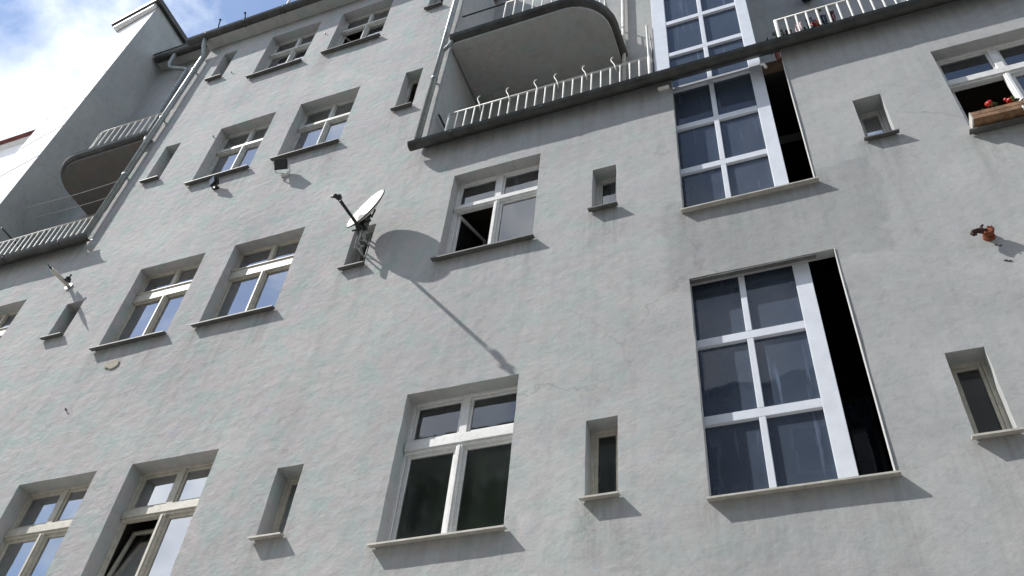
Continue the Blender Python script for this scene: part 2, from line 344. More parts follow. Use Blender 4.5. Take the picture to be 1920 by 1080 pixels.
def wall_mesh():
    X0, X1, Z0, Z1 = -12.97, 8.0, 0.0, BTOP
    def lines(a, b, edges, step):
        E_ = sorted(set(round(e, 4) for e in edges if a <= e <= b) | {a, b}); out = [E_[0]]
        for p, q in zip(E_, E_[1:]):
            k = max(1, round((q - p) / step))
            out += [p + (q - p) * i / k for i in range(1, k + 1)]
        return out
    xs = lines(X0, X1, [h[0] for h in holes] + [h[1] for h in holes] + [BX0, BX1], 0.14)
    zs = lines(Z0, Z1, [h[2] for h in holes] + [h[3] for h in holes] + [TW], 0.14)
    def solid(x, z):
        if z > TW and not (BX0 < x < BX1): return None
        if x < X0 or x > X1 or z < Z0 or z > Z1: return None
        for h in holes:
            if h[0] < x < h[1] and h[2] < z < h[3]: return h
        return True
    def yof(x, z):
        n = mnoise.noise(Vector((x * 0.9, 3.1, z * 0.9))) * 0.007 + mnoise.noise(Vector((x * 2.7, 8.1, z * 2.7))) * 0.0028
        return n
    def jit(x, z):
        return (mnoise.noise(Vector((x * 6, 1.7, z * 6))) * .006, mnoise.noise(Vector((x * 6, 5.3, z * 6))) * .006)
    nx, nz_ = len(xs), len(zs)
    S = [[solid((xs[i] + xs[i+1]) / 2, (zs[j] + zs[j+1]) / 2) for j in range(nz_-1)] for i in range(nx-1)]
    idx = {}; V = []; F = []
    def vert(i, j):
        if (i, j) not in idx:
            idx[(i, j)] = len(V); x, z = xs[i], zs[j]
            jx, jz = jit(x, z); V.append((x + jx, yof(x, z), z + jz))
        return idx[(i, j)]
    for i in range(nx-1):
        for j in range(nz_-1):
            if S[i][j] is True: F.append((vert(i, j), vert(i+1, j), vert(i+1, j+1), vert(i, j+1)))
    front = MB(); front.v = V; front.f = F
    rv = MB()
    def seg(i0, j0, i1, j1, depth):
        xa, za, xb, zb = xs[i0], zs[j0], xs[i1], zs[j1]; ja, jb = jit(xa, za), jit(xb, zb)
        rv.quad((xa + ja[0], yof(xa, za), za + ja[1]), (xb + jb[0], yof(xb, zb), zb + jb[1]), (xb, depth, zb), (xa, depth, za))
    g = lambda i, j: S[i][j] if 0 <= i < nx-1 and 0 <= j < nz_-1 else None
    for i in range(-1, nx-1):
        for j in range(-1, nz_-1):
            a, r, u = g(i, j), g(i+1, j), g(i, j+1)
            for o, e in ((r, (i+1, j, i+1, j+1)), (u, (i, j+1, i+1, j+1))):
                if (a is True) != (o is True) and j >= 0 - (e[1] == e[3]) and i >= 0 - (e[0] == e[2]):
                    h = o if a is True else a
                    depth = h[4] + .06 if isinstance(h, tuple) else (RD if zs[e[1]] > TW + .01 or e[0] == e[2] else .05)
                    if isinstance(h, tuple) and h in stair_holes: depth = 0.098
                    seg(*e, depth)
    return front, rv
front, rv = wall_mesh()
w = front.build('wall', 'plaster', B, smooth=True)
sa = w.data.attributes.new('stain', 'FLOAT', 'POINT')
def stain_at(x, z):
    t = 0.0
    for h in holes:
        if h[0] - .10 < x < h[1] + .10 and z < h[2] + .02:
            q = math.exp(-(h[2] - z) / .55) * (1.0 if min(abs(x - h[0]), abs(x - h[1])) < .14 else .55)
            t = max(t, q)
    if z < TW and (x > -4.5 or x < -9.6): t = max(t, .6 * math.exp(-(11.4 - z) / .6) if z < 11.4 else .6)
    if -10.1 < x < -9.5 and z > TW: t = max(t, .5)
    return min(t, 1.0)
for i_, v_ in enumerate(w.data.vertices): sa.data[i_].value = stain_at(v_.co.x, v_.co.z)
rv.build('wall_reveals', 'plaster', B)

# recess back wall, terrace floor, block roof
bw = MB()
bw.quad((-12.97, RD, T0 - .3), (8, RD, T0 - .3), (8, RD, 20.25), (-12.97, RD, 20.25)).build('recess_back_wall', 'plaster_back', B)
for (a, b) in ((-12.97, BX0), (BX1, -1.14), (0.45, 8.0)):
    MB().box(a, b, 0.02, RD, T0 - .12, T0 - .01).build('terrace_floor', 'soffit', B)
MB().hexa([(BX0 - .12, -.30, 17.60), (BX1 + .12, -.30, 17.60), (BX0 - .12, 1.0, 18.02), (BX1 + .12, 1.0, 18.02),
           (BX0 - .12, -.30, 17.66), (BX1 + .12, -.30, 17.66), (BX0 - .12, 1.0, 18.10), (BX1 + .12, 1.0, 18.10)]).build('block_roof', 'gutter', B)
MB().box(BX0 - .02, BX1 + .02, -.27, -.012, 17.52, 17.598).build('eave_soffit', 'soffit', B)
MB().box(-12.96, 8, .62, RD - .01, 20.02, 20.10).build('attic_eave_soffit', 'soffit', B)
MB().hexa([(-12.96, .60, 20.10), (8, .60, 20.10), (-12.96, 7.0, 23.4), (8, 7.0, 23.4),
           (-12.96, .60, 20.16), (8, .60, 20.16), (-12.96, 7.0, 23.5), (8, 7.0, 23.5)]).build('attic_roof', 'gutter', B)
# back and sides closing the house
MB().box(-12.95, 8, 9, 9.3, 0, 20).build('rear_wall', 'plaster_back', B)
MB().box(7.7, 8, 1.02, 9, 0, 20).build('gable_wall', 'plaster_back', B)

# ------------------------------------------------------------------ gutters
def half_round(r, n=9, lip=0.012):
    pts = [(-r, 0)]
    pts = [(r * math.cos(a) , r * math.sin(a)) for a in [math.pi + math.pi * i / n for i in range(n + 1)]]
    inner = [((r - .006) * math.cos(a), (r - .006) * math.sin(a)) for a in [2 * math.pi - math.pi * i / n for i in range(n + 1)]]
    return pts + [(r + .006, .01)] + inner
def gutter(path, r, parent=B, name='gutter', brackets=True, step=0.85):
    g = MB().sweep(path, half_round(r)); ob = g.build(name, 'gutter', parent); sharp_smooth(ob, 1.0)
    if brackets:
        P = [Vector(p) for p in path]
        for a, b in zip(P, P[1:]):
            L = (b - a).length; t = (b - a).normalized()
            if L < 1.0: continue
            k = int(L / step)
            for i in range(k):
                c = a + t * ((i + .5) * L / k)
                q = MB().sweep([tuple(c - t * .013), tuple(c + t * .013)], [(x * 1.06, y * 1.06 - .002) for x, y in half_round(r)])
                q.build('gutter_bracket', 'gutter', ob)
    return ob
# sweep travels +x: outward offset points to -y
gutter([(-4.40, -.150, 11.475), (8, -.150, 11.475)], .068, step=1.15)
gutter([(-12.93, -.150, 11.475), (-9.68, -.150, 11.475)], .072)
gutter([(BX0 - .38, -.262, 17.60), (BX1 + .15, -.262, 17.60)], .088)
gutter([(-12.9, .70, 20.02), (8, .70, 20.02)], .085)
# zinc drip sheets closing the gap between terrace edge and gutter
for a, b in ((-4.27, 8.0), (-12.93, -9.93)):
    MB().hexa([(a, -.095, 11.485), (b, -.095, 11.485), (a, .06, 11.648), (b, .06, 11.648), (a, -.095, 11.492), (b, -.095, 11.492), (a, .06, 11.655), (b, .06, 11.655)]).build('drip_sheet', 'gutter', B)

# upper balconies with rounded corner
def corner(c, rx, ry, a0, a1, n=9):
    return [(c[0] + rx * math.cos(math.radians(a0 + (a1 - a0) * i / n)), c[1] + ry * math.sin(math.radians(a0 + (a1 - a0) * i / n))) for i in range(n + 1)]
outL = [(-12.12, 1.0)] + corner((-11.52, .42), .60, .50, 180, 270, 7) + [(BX0 - .02, -.08)]
outR = [(BX1 + .02, -.08)] + corner((-2.42, .45), .60, .53, 270, 360, 7) + [(-1.82, 1.0)]
ZB = 14.34
def slab(outline, name, mat='soffit'):
    m = MB(); n = len(outline)
    poly = list(outline)
    first, last = outline[0], outline[-1]
    back = [(last[0], RD), (first[0], RD)]
    pts = []
    for p in poly + back:
        if not pts or (Vector((p[0], p[1], 0)) - Vector((pts[-1][0], pts[-1][1], 0))).length > 1e-4: pts.append(p)
    if (Vector((pts[0][0], pts[0][1], 0)) - Vector((pts[-1][0], pts[-1][1], 0))).length < 1e-4: pts.pop()
    k = len(pts)
    m.v = [(x, y, ZB - .09) for x, y in pts] + [(x, y, ZB + .03) for x, y in pts]
    m.f = [tuple(range(k))[::-1], tuple(range(k, 2 * k))] + [(i, (i+1) % k, k + (i+1) % k, k + i) for i in range(k)]
    return m.build(name, mat, B)
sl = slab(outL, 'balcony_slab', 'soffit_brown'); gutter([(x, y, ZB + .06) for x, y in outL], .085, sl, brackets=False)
sr = slab(outR, 'balcony_slab'); gutter([(x, y, ZB + .06) for x, y in outR], .095, sr, brackets=False)

# ------------------------------------------------------------------ railings
def railing(path, z0, h, spacing, ends=True, rb=.0115, rt=.016, parent=B, posts=(), mat='rail'):
    P = [Vector((p[0], p[1], z0 + h)) for p in path]
    r = MB().tube(P, rt, 8)
    r.tube([p - Vector((0, 0, h - .12)) for p in P], rt * .75, 6)
    ob = r.build('railing', mat, parent, smooth=True)
    L = [0]
    for a, b in zip(P, P[1:]): L.append(L[-1] + (b - a).length)
    k = int(round(L[-1] / spacing)); me0 = None
    for i in range(k + 1):
        d = L[-1] * i / k
        j = max(j for j in range(len(L)) if L[j] <= d + 1e-6); j = min(j, len(P) - 2)
        c = P[j] + (P[j+1] - P[j]) * ((d - L[j]) / (L[j+1] - L[j]))
        rr = rb * (1.9 if (i in (0, k) and ends) else 1.0)
        jit = random.uniform(-.004, .004)
        MB().tube([(c.x + jit, c.y, z0 + (.0 if (i in (0, k) and ends) else .12)), (c.x, c.y, z0 + h)], rr, 6).build('baluster', mat, ob, smooth=True)
    return ob
rl = railing([(-4.06, .08), (-1.21, .08)], T0, 1.02, .13)
railing([(.41, .08), (4.6, .08)], T0, 1.02, .122, rb=.013)
railing([(-12.9, .08), (-9.93, .08)], T0, 1.02, .125)
inL = [(-11.98, .95)] + corner((-11.46, .45), .52, .43, 180, 270, 7) + [(BX0 - .03, .02)]
railing(inL, ZB + .03, 1.0, .16, ends=False)
inR = [(-3.45, .02)] + corner((-2.46, .45), .52, .43, 270, 360, 7) + [(-1.94, .95)]
railing(inR, ZB + .03, 1.0, .16, ends=False)
MB().tube([(-4.22, .02, ZB + 1.03), (-3.45, .02, ZB + 1.03)], .014, 6).build('handrail', 'dark_metal', B)
MB().tube([(-4.20, .02, T0 + 1.0), (-4.20, .92, T0 + 1.0)], .016, 6).tube([(-4.20, .92, T0), (-4.20, .92, T0 + 1.0)], .016, 6).build('side_handrail', 'dark_metal', B)
MB().tube([(-1.2, .08, T0), (-1.215, .08, 13.30)], .018, 8).build('rail_end_post', 'rail', B)
MB().tube([(-1.16, .10, T0), (-1.165, .12, 12.6), (-1.20, .16, 13.2)], .010, 6).build('rail_stay', 'dark_metal', B)
# curved white hooks standing on the terrace rail
for hx in (-3.63, -3.2, -2.79, -2.5, -2.1, -1.70):
    pts = [(hx + .055, .065, T0 + .86), (hx + .045, .055, T0 + .98), (hx + .025, .05, T0 + 1.06), (hx - .005, .055, T0 + 1.14), (hx - .015, .06, T0 + 1.20), (hx - .005, .065, T0 + 1.25), (hx + .008, .075, T0 + 1.28)]
    ho = MB().tube(pts, [.007, .009, .008, .0075, .008, .010, .006], 8).build('rail_hook', 'rail', None, smooth=True)
    k = {-3.63: 'white curved hook on terrace railing, leftmost of the six', -3.2: 'white curved hook on terrace railing, second from the left', -2.79: 'white curved hook on terrace railing, third from the left',
         -2.5: 'white curved hook on terrace railing, third from the glazed stair strip', -2.1: 'white curved hook on terrace railing, second from the glazed stair strip', -1.70: 'white curved hook on terrace railing, nearest the glazed stair strip'}[hx]
    tag(ho, k, 'hook', 'white hooks on the terrace railing')

# ------------------------------------------------------------------ downpipes
def pipe(pts, r, mat='pipe', clips=(), name='downpipe'):
    ob = MB().tube(pts, r, 12).build(name, mat, B, smooth=True)
    for (x, y, z) in clips:
        MB().tube([(x, y, z - .02), (x, y, z + .02)], r * 1.18, 12).build('pipe_clip', mat, ob, smooth=False)
        MB().box(x - .012, x + .012, y, max(y + .02, 0.0 if y < .3 else RD), z - .012, z + .012).build('pipe_clip', mat, ob)
    return ob
pipe([(-9.93, -.25, 17.52), (-9.93, -.20, 17.36), (-9.93, -.085, 17.18), (-9.93, -.08, 17.0), (-9.93, -.08, 11.58)], .046, clips=[(-9.93, -.08, z) for z in (16.6, 14.9, 13.2)])
pipe([(-4.36, -.25, 17.52), (-4.36, -.20, 17.36), (-4.36, -.085, 17.18), (-4.36, -.08, 17.0), (-4.36, -.08, 11.58)], .046, clips=[(-4.36, -.08, z) for z in (16.4, 13.3)])
pipe([(-12.35, .70, 19.94), (-12.35, .72, 19.55), (-12.33, .76, 19.45), (-11.98, .90, 19.42), (-11.92, .915, 19.35), (-11.92, .915, 14.4)], .05, clips=[(-11.92, .915, 18.6), (-11.92, .915, 16.5)])
pipe([(-1.77, .94, 20.0), (-1.77, .94, 14.6), (-1.77, .94, 11.6)], .03, 'rail')
# connecting elbow from the upper right balcony gutter into the downpipe
MB().tube([(-4.20, -.10, ZB + .0), (-4.24, -.10, ZB - .12), (-4.33, -.085, ZB - .22)], .03, 8).build('gutter_spout', 'pipe', B, smooth=True)
MB().tube([(-10.0, -.10, ZB + .0), (-9.98, -.10, ZB - .10), (-9.95, -.085, ZB - .2)], .03, 8).build('gutter_spout', 'rail', B, smooth=True)

# ------------------------------------------------------------------ windows
def sash_mesh(x0, x1, z0, z1, y, w=.045, t=.045):
    return MB().box(x0, x0 + w, y, y + t, z0, z1).box(x1 - w, x1, y, y + t, z0, z1).box(x0 + w, x1 - w, y, y + t, z0, z0 + w * 1.25).box(x0 + w, x1 - w, y, y + t, z1 - w, z1)
def frame_mesh(x0, x1, z0, z1, y, w, t):
    return MB().box(x0 - .004, x0 + w, y, y + t, z0, z1 + .004).box(x1 - w, x1 + .004, y, y + t, z0, z1 + .004).box(x0 + w, x1 - w, y, y + t, z1 - w, z1 + .004).box(x0 + w, x1 - w, y, y + t, z0 - .004, z0 + w)
def sill(x0, x1, z0, d, parent, mat, over=.075, ext=.035, thick=.012):
    s = MB(); a, b = x0 - ext, x1 + ext
    zi, zo = z0 + .022, z0 - .006
    # sheet inside the opening
    s.hexa([(x0 + .002, -.012, zo + .004), (x1 - .002, -.012, zo + .004), (x0 + .002, d + .01, zi), (x1 - .002, d + .01, zi),
            (x0 + .002, -.012, zo + .004 + thick), (x1 - .002, -.012, zo + .004 + thick), (x0 + .002, d + .01, zi + thick), (x1 - .002, d + .01, zi + thick)])
    # projecting lip
    s.hexa([(a, -over, zo - .012), (b, -over, zo - .012), (a, -.010, zo), (b, -.010, zo),
            (a, -over, zo + .002), (b, -over, zo + .002), (a, -.010, zo + .016), (b, -.010, zo + .016)])
    s.box(a, b, -over - .003, -over + .002, zo - .014, zo + .003)
    return s.build('sill', mat, parent)
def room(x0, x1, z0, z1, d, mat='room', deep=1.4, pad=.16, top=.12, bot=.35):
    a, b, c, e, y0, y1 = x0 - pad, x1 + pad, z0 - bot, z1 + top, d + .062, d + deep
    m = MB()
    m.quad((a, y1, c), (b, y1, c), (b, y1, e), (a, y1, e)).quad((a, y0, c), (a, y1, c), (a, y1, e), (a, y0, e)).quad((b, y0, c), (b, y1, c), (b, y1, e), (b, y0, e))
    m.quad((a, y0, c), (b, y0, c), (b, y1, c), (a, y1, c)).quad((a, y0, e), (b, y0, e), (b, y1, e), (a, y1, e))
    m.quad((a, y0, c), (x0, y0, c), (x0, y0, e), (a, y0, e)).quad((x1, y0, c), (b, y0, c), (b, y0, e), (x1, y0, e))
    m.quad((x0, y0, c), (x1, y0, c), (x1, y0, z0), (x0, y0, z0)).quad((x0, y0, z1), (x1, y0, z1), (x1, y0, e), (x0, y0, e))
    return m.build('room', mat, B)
def swing(m, hx, hy, ang):
    R_ = Matrix.Translation((hx, hy, 0)) @ Matrix.Rotation(ang, 4, 'Z') @ Matrix.Translation((-hx, -hy, 0))
    return m.xform(R_)
def big_window(key, x0, x1, z0, z1, d, mat='cream', sill_mat='sill_metal', tfrac=.68, tw=.135, fw=.03, open_left=0.0, open_right=0.0, mull=.062, roommat='room', over=.075, low_glass='glass', up_glass='glass', sw=.034, plain_bar=False, tilt_left=0.0):
    W = frame_mesh(x0, x1, z0 + .03, z1, d, fw, .058)
    # stepped outer bead
    W.box(x0 + fw, x0 + fw + .008, d + .016, d + .055, z0 + .03 + fw, z1 - fw).box(x1 - fw - .008, x1 - fw, d + .016, d + .055, z0 + .03 + fw, z1 - fw)
    W.box(x0 + fw + .008, x1 - fw - .008, d + .016, d + .055, z1 - fw - .008, z1 - fw)
    win = W.build('window', mat, B, bevel=.004)
    tz = z0 + (z1 - z0) * tfrac; xm = (x0 + x1) / 2
    tb = MB()
    if plain_bar: tb.box(x0 + .006, x1 - .006, d - .020, d + .05, tz - tw * .5, tz + tw * .38).box(x0 + .006, x1 - .006, d - .034, d + .05, tz + tw * .385, tz + tw * .5).build('transom', mat, win, bevel=.003)
    else: tb.box(x0 + .01, x1 - .01, d - .028, d + .05, tz - tw * .30, tz + tw * .30).box(x0 + fw * .6, x1 - fw * .6, d - .012, d + .05, tz - tw * .5, tz - tw * .305).box(x0 + fw * .6, x1 - fw * .6, d - .010, d + .05, tz + tw * .305, tz + tw * .5).build('transom', mat, win, bevel=.003)
    MB().box(xm - mull / 2, xm + mull / 2, d - .022, d + .04, z0 + .05, tz - tw * .51).box(xm - mull / 4, xm + mull / 4, d - .034, d - .0225, z0 + .06, tz - tw * .53).build('mullion', mat, win, bevel=.003)
    MB().box(xm - mull * .62, xm + mull * .62, d - .004, d + .04, tz + tw * .51, z1 - fw).build('mullion', mat, win, bevel=.003)
    g0, g1 = x0 + fw + .008, x1 - fw - .008
    lo0, lo1 = z0 + .03 + fw, tz - tw * .5
    up0, up1 = tz + tw * .5, z1 - fw - .008
    for side, (a, b, op) in enumerate(((g0, xm - mull / 2, open_left), (xm + mull / 2, g1, open_right))):
        sm = sash_mesh(a, b, lo0, lo1, d + .012, sw); pm = MB().box(a + sw - .004, b - sw + .004, d + .030, d + .034, lo0 + sw * 1.25 - .004, lo1 - sw + .004)
        if op:
            hx = a if side == 0 else b
            an = op if side == 0 else -op
            swing(sm, hx, d + .05, an); swing(pm, hx, d + .05, an)
        if tilt_left and side == 0:
            Rm = Matrix.Translation((0, d + .03, lo0)) @ Matrix.Rotation(-tilt_left, 4, 'X') @ Matrix.Translation((0, -d - .03, -lo0))
            sm.xform(Rm); pm.xform(Rm)
        sm.build('sash', mat, win, bevel=.003); pm.build('pane', low_glass, win)
    for (a, b) in ((g0, xm - mull * .62), (xm + mull * .62, g1)):
        sash_mesh(a, b, up0, up1, d + .014, sw * .76, .04).build('sash', mat, win, bevel=.003)
        MB().box(a + sw * .6, b - sw * .6, d + .030, d + .034, up0 + sw * .6, up1 - sw * .6).build('pane', up_glass, win)
    sill(x0, x1, z0, d, win, sill_mat, over)
    room(x0, x1, z0, z1, d, roommat)
    return win
specs = {
 'LL1': dict(mat='cream', sill_mat='sill_cream'), 'LL2': dict(mat='cream', fw=.014, sw=.018, tw=.165, mull=.05, plain_bar=True, tfrac=.70), 'LL3': dict(mat='grey_frame', fw=.024, sw=.022, tw=.11, mull=.05), 'LL4': dict(mat='grey_frame', fw=.024, sw=.022, tw=.11, mull=.05),
 'L1': dict(mat='cream', sill_mat='sill_cream', tilt_left=.16), 'L2': dict(mat='cream', fw=.014, sw=.018, tw=.165, mull=.05, plain_bar=True, tfrac=.70), 'L3': dict(mat='grey_frame', fw=.024, sw=.022, tw=.11, mull=.05), 'L4': dict(mat='grey_frame', open_left=1.1, fw=.024, sw=.022, tw=.11, mull=.05),
 'C1': dict(mat='white_frame', sill_mat='sill_cream', tfrac=.675, tw=.15, low_glass='glass_dim', up_glass='glass_mid'), 'C2': dict(mat='white_frame', tfrac=.685, tw=.12, open_left=1.25, low_glass='glass_mid', up_glass='glass_mid'), 'L02': dict(mat='cream', fw=.014, sw=.018, tw=.165, mull=.05, plain_bar=True, tfrac=.70), 'R2': dict(mat='white_frame', tfrac=.68, tw=.15, open_left=1.35, low_glass='glass_mid', up_glass='glass_mid')}
for wdef in big:
    big_window(*wdef, **specs[wdef[0]])
def small_window(key, x0, x1, z0, z1, d, mat='cream', sill_mat='sill_metal', pane=True, roommat='room', over=.07, gl='glass'):
    win = frame_mesh(x0, x1, z0 + .02, z1, d, .032, .05).build('small_window', mat, B, bevel=.003)
    if pane:
        sash_mesh(x0 + .032, x1 - .032, z0 + .052, z1 - .032, d + .012, .028, .036).build('sash', mat, win, bevel=.003)
        MB().box(x0 + .056, x1 - .056, d + .030, d + .034, z0 + .08, z1 - .056).build('pane', gl, win)
    sill(x0, x1, z0, d, win, sill_mat, over, .025)
    room(x0, x1, z0, z1, d, roommat, .8, .08, .05, .1)
sspec = {'C1': dict(sill_mat='sill_cream', gl='glass_dim'), 'C2': dict(mat='grey_frame', gl='glass_mid'), 'Q1': dict(sill_mat='sill_cream', gl='glass_mid'), 'Q2': dict(mat='grey_frame', over=.06), 'S1': dict(sill_mat='sill_cream'),
         'S2': dict(mat='grey_frame', pane=False), 'S3': dict(mat='grey_frame', pane=False), 'S4': dict(mat='grey_frame'), 'K2': dict(mat='rust_dark', pane=False), 'K3': dict(mat='grey_frame'), 'K4': dict(mat='grey_frame')}
for wdef in small: small_window(*wdef, **sspec[wdef[0]])

# ------------------------------------------------------------------ glazed stair strip
G = MB(); gx0, gx1, gz0, gz1 = -1.14, .125, 5.30, 16.9
yb = .10
G.box(gx0, -.955, yb, yb + .09, gz0, gz1).box(-.018, gx1, yb, yb + .09, gz0, gz1)
glz = G.build('stair_glazing', 'alu', B, bevel=.003)
bars = [5.50 + .8615 * k for k in range(0, 14)]
for k, z in enumerate(bars):
    MB().box(-.9545, -.0185, yb + .004, yb + .075, z - .045, z + .045).build('glazing_bar', 'alu', glz, bevel=.003)
for z0, z1 in zip(bars, bars[1:]):
    MB().box(-.508, -.454, yb + .004, yb + .075, z0 + .0455, z1 - .0455).build('glazing_mullion', 'alu', glz, bevel=.003)
    for (a, b) in ((-.953, -.5085), (-.4535, -.02)):
        tilt = random.uniform(-.003, .003)
        MB().hexa([(a, yb + .040, z0 + .044), (b, yb + .040 + tilt, z0 + .044), (a, yb + .046, z0 + .044), (b, yb + .046 + tilt, z0 + .044),
                   (a, yb + .040, z1 - .044), (b, yb + .040 + tilt, z1 - .044), (a, yb + .046, z1 - .044), (b, yb + .046 + tilt, z1 - .044)]).build('pane', 'glass_stair', glz)
# stair hall behind the glass, with landings
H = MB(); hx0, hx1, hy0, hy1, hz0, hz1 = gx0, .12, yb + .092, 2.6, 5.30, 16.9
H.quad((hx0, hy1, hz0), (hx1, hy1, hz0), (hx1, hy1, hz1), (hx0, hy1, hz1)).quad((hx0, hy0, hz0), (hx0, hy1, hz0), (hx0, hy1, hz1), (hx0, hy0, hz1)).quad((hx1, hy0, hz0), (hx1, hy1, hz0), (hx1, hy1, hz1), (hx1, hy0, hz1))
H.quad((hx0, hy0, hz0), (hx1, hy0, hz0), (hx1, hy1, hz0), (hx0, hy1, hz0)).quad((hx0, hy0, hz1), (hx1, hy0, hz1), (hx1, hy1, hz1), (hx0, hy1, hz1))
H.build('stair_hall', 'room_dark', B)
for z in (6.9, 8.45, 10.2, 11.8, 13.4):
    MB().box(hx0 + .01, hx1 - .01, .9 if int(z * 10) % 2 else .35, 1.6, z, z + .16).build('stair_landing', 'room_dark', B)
# stair strip reaches above the terrace: its side cheek and cap
MB().box(gx0 - .004, gx0 - .001, yb + .002, RD - .002, T0, gz1).build('stair_cheek', 'plaster_back', B)
MB().box(gx1 + .001, gx1 + .004, yb + .091, RD - .002, T0, gz1).build('stair_cheek', 'plaster_back', B)
# dark alcove to the right of the glazing
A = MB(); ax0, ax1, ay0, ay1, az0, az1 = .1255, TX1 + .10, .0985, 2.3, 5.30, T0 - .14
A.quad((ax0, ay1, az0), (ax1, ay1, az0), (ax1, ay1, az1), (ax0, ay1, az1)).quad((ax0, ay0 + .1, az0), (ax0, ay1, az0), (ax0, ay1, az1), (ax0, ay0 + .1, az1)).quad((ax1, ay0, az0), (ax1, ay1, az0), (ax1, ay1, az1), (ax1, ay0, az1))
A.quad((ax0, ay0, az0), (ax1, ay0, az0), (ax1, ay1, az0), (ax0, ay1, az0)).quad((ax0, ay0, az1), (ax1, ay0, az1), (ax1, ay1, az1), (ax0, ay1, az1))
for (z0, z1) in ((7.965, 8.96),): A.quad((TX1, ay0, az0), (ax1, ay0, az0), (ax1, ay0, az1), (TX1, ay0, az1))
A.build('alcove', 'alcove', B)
al = frame_mesh(.14, .40, 5.75, 7.35, 1.35, .035, .04).build('alcove_door', 'dark_metal', B)
MB().box(.17, .37, 1.36, 1.366, 5.78, 7.32).build('pane', 'glass_stair', al)
# sheet sills and metal edge trims of the openings
for z0 in (5.535, 8.96):
    s = MB(); a, b = TX0 - .012, TX1 + .03
    s.hexa([(a, -.065, z0 - .022), (b, -.065, z0 - .022), (a, .097, z0 + .006), (b, .097, z0 + .006), (a, -.065, z0 - .012), (b, -.065, z0 - .012), (a, .097, z0 + .022), (b, .097, z0 + .022)])
    s.box(a, b, -.069, -.063, z0 - .026, z0 - .010)
    s.build('opening_sill', 'sill_cream', B)
MB().box(TX1 - .005, TX1 + .002, -.009, .09, 5.56, 7.96).build('edge_trim', 'white_frame', B)
MB().box(TX1 - .005, TX1 + .002, -.009, .09, 8.985, 11.34).build('edge_trim', 'white_frame', B)
MB().box(TX0 + .002, .20, .004, .05, 7.945, 7.962).build('edge_trim', 'sill_metal', B)
MB().tube([(.12, -.02, 11.34), (.15, -.05, 11.28), (.17, -.03, 11.22)], .018, 8).build('overflow_spout', 'white_frame', B, smooth=True)
MB().hexa([(-1.10, -.06, 11.385), (-.96, -.06, 11.385), (-1.10, .0, 11.395), (-.96, .0, 11.395), (-1.10, -.06, 11.39), (-.96, -.06, 11.39), (-1.10, .0, 11.40), (-.96, .0, 11.40)]).build('flashing', 'white_frame', B)
MB().box(.127, TX1 + .1, .02, RD - .01, T0 - .135, T0 - .015).build('terrace_floor', 'brown', B)

# small marks on the wall
def blob_patch(cx, cz, rx, rz, name, mat, seed, y=-.011):
    rnd = random.Random(seed); n = 18
    ring = [(cx + rx * math.cos(6.283 * i / n) * rnd.uniform(.7, 1.15), cz + rz * math.sin(6.283 * i / n) * rnd.uniform(.65, 1.15)) for i in range(n)]
    m = MB(); m.v = [(x, y, z) for x, z in ring] + [(x * .96 + cx * .04, y + .02, z * .96 + cz * .04) for x, z in ring]
    m.f = [tuple(range(n))] + [(i, (i+1) % n, n + (i+1) % n, n + i) for i in range(n)]
    return m.build(name, mat, B)
blob_patch(-7.95, 8.60, .12, .075, 'mortar_patch', 'tan', 3)
for (x, z) in ((-8.30, 7.96), (-8.95, 16.1), (-8.45, 13.75), (-7.06, 16.45)):
    MB().tube([(x, .01, z), (x, -.025, z), (x + .012, -.03, z + .012)], .009, 6).build('wall_nail', 'dark_metal', B)
for (x, z) in ((1.585, 7.60), (1.61, 7.58), (1.60, 7.40), (1.625, 7.385)):
    blob_patch(x, z, .014, .006, 'wall_scar', 'rust_dark', int(z * 100), -.007)

# roof hooks and a pole above the main eave
for (x, z) in ((-9.62, 17.98), (-9.0, 17.88)):
    MB().tube([(x, -.30, 17.62), (x - .04, -.33, 17.80), (x - .08, -.34, z + .05)], .012, 6).box(x - .10, x - .06, -.36, -.33, z + .04, z + .06).build('roof_hook', 'matte_black', B)
MB().tube([(-8.15, -.25, 17.6), (-8.16, -.25, 18.9)], .022, 8).build('roof_pole', 'rail', B)

# ------------------------------------------------------------------ neighbouring white building on the left
N = thing('neighbour_building', 'tall neighbouring building with blazing white front and shaded grey side wall', 'building', (-13.6, 0, 0))
nx0, nx1, nzt = -14.30, -12.98, 21.45
MB().hexa([(nx0, .20, 0), (nx1, 0, 0), (nx0, 9, 0), (nx1 - .006, 9, 0), (nx0, .20, nzt), (nx1, 0, nzt), (nx0, 9, nzt), (nx1 - .006, 9, nzt)]).build('wall', 'white_wall', N)
MB().quad((nx1 + .004, -.001, 0), (nx1 + .004, 9, 0), (nx1 + .004, 9, nzt), (nx1 + .004, -.001, nzt)).build('side_render', 'firewall', N)
MB().hexa([(nx0 - .12, .02, nzt), (nx1 + .10, -.16, nzt), (nx0 - .12, 9, nzt), (nx1 + .10, 9, nzt), (nx0 - .12, .02, nzt + .16), (nx1 + .10, -.16, nzt + .16), (nx0 - .12, 9, nzt + .16), (nx1 + .10, 9, nzt + .16)]).build('roof_cap', 'gutter', N)
MB().hexa([(nx0 - .02, .06, nzt - .14), (nx1 - .01, -.10, nzt - .14), (nx0 - .02, .185, nzt - .14), (nx1 - .01, -.012, nzt - .14), (nx0 - .02, .06, nzt - .002), (nx1 - .01, -.10, nzt - .002), (nx0 - .02, .185, nzt - .002), (nx1 - .01, -.012, nzt - .002)]).build('cornice', 'white_frame', N)
def nfy(x): return .20 * (nx1 - x) / (nx1 - nx0)
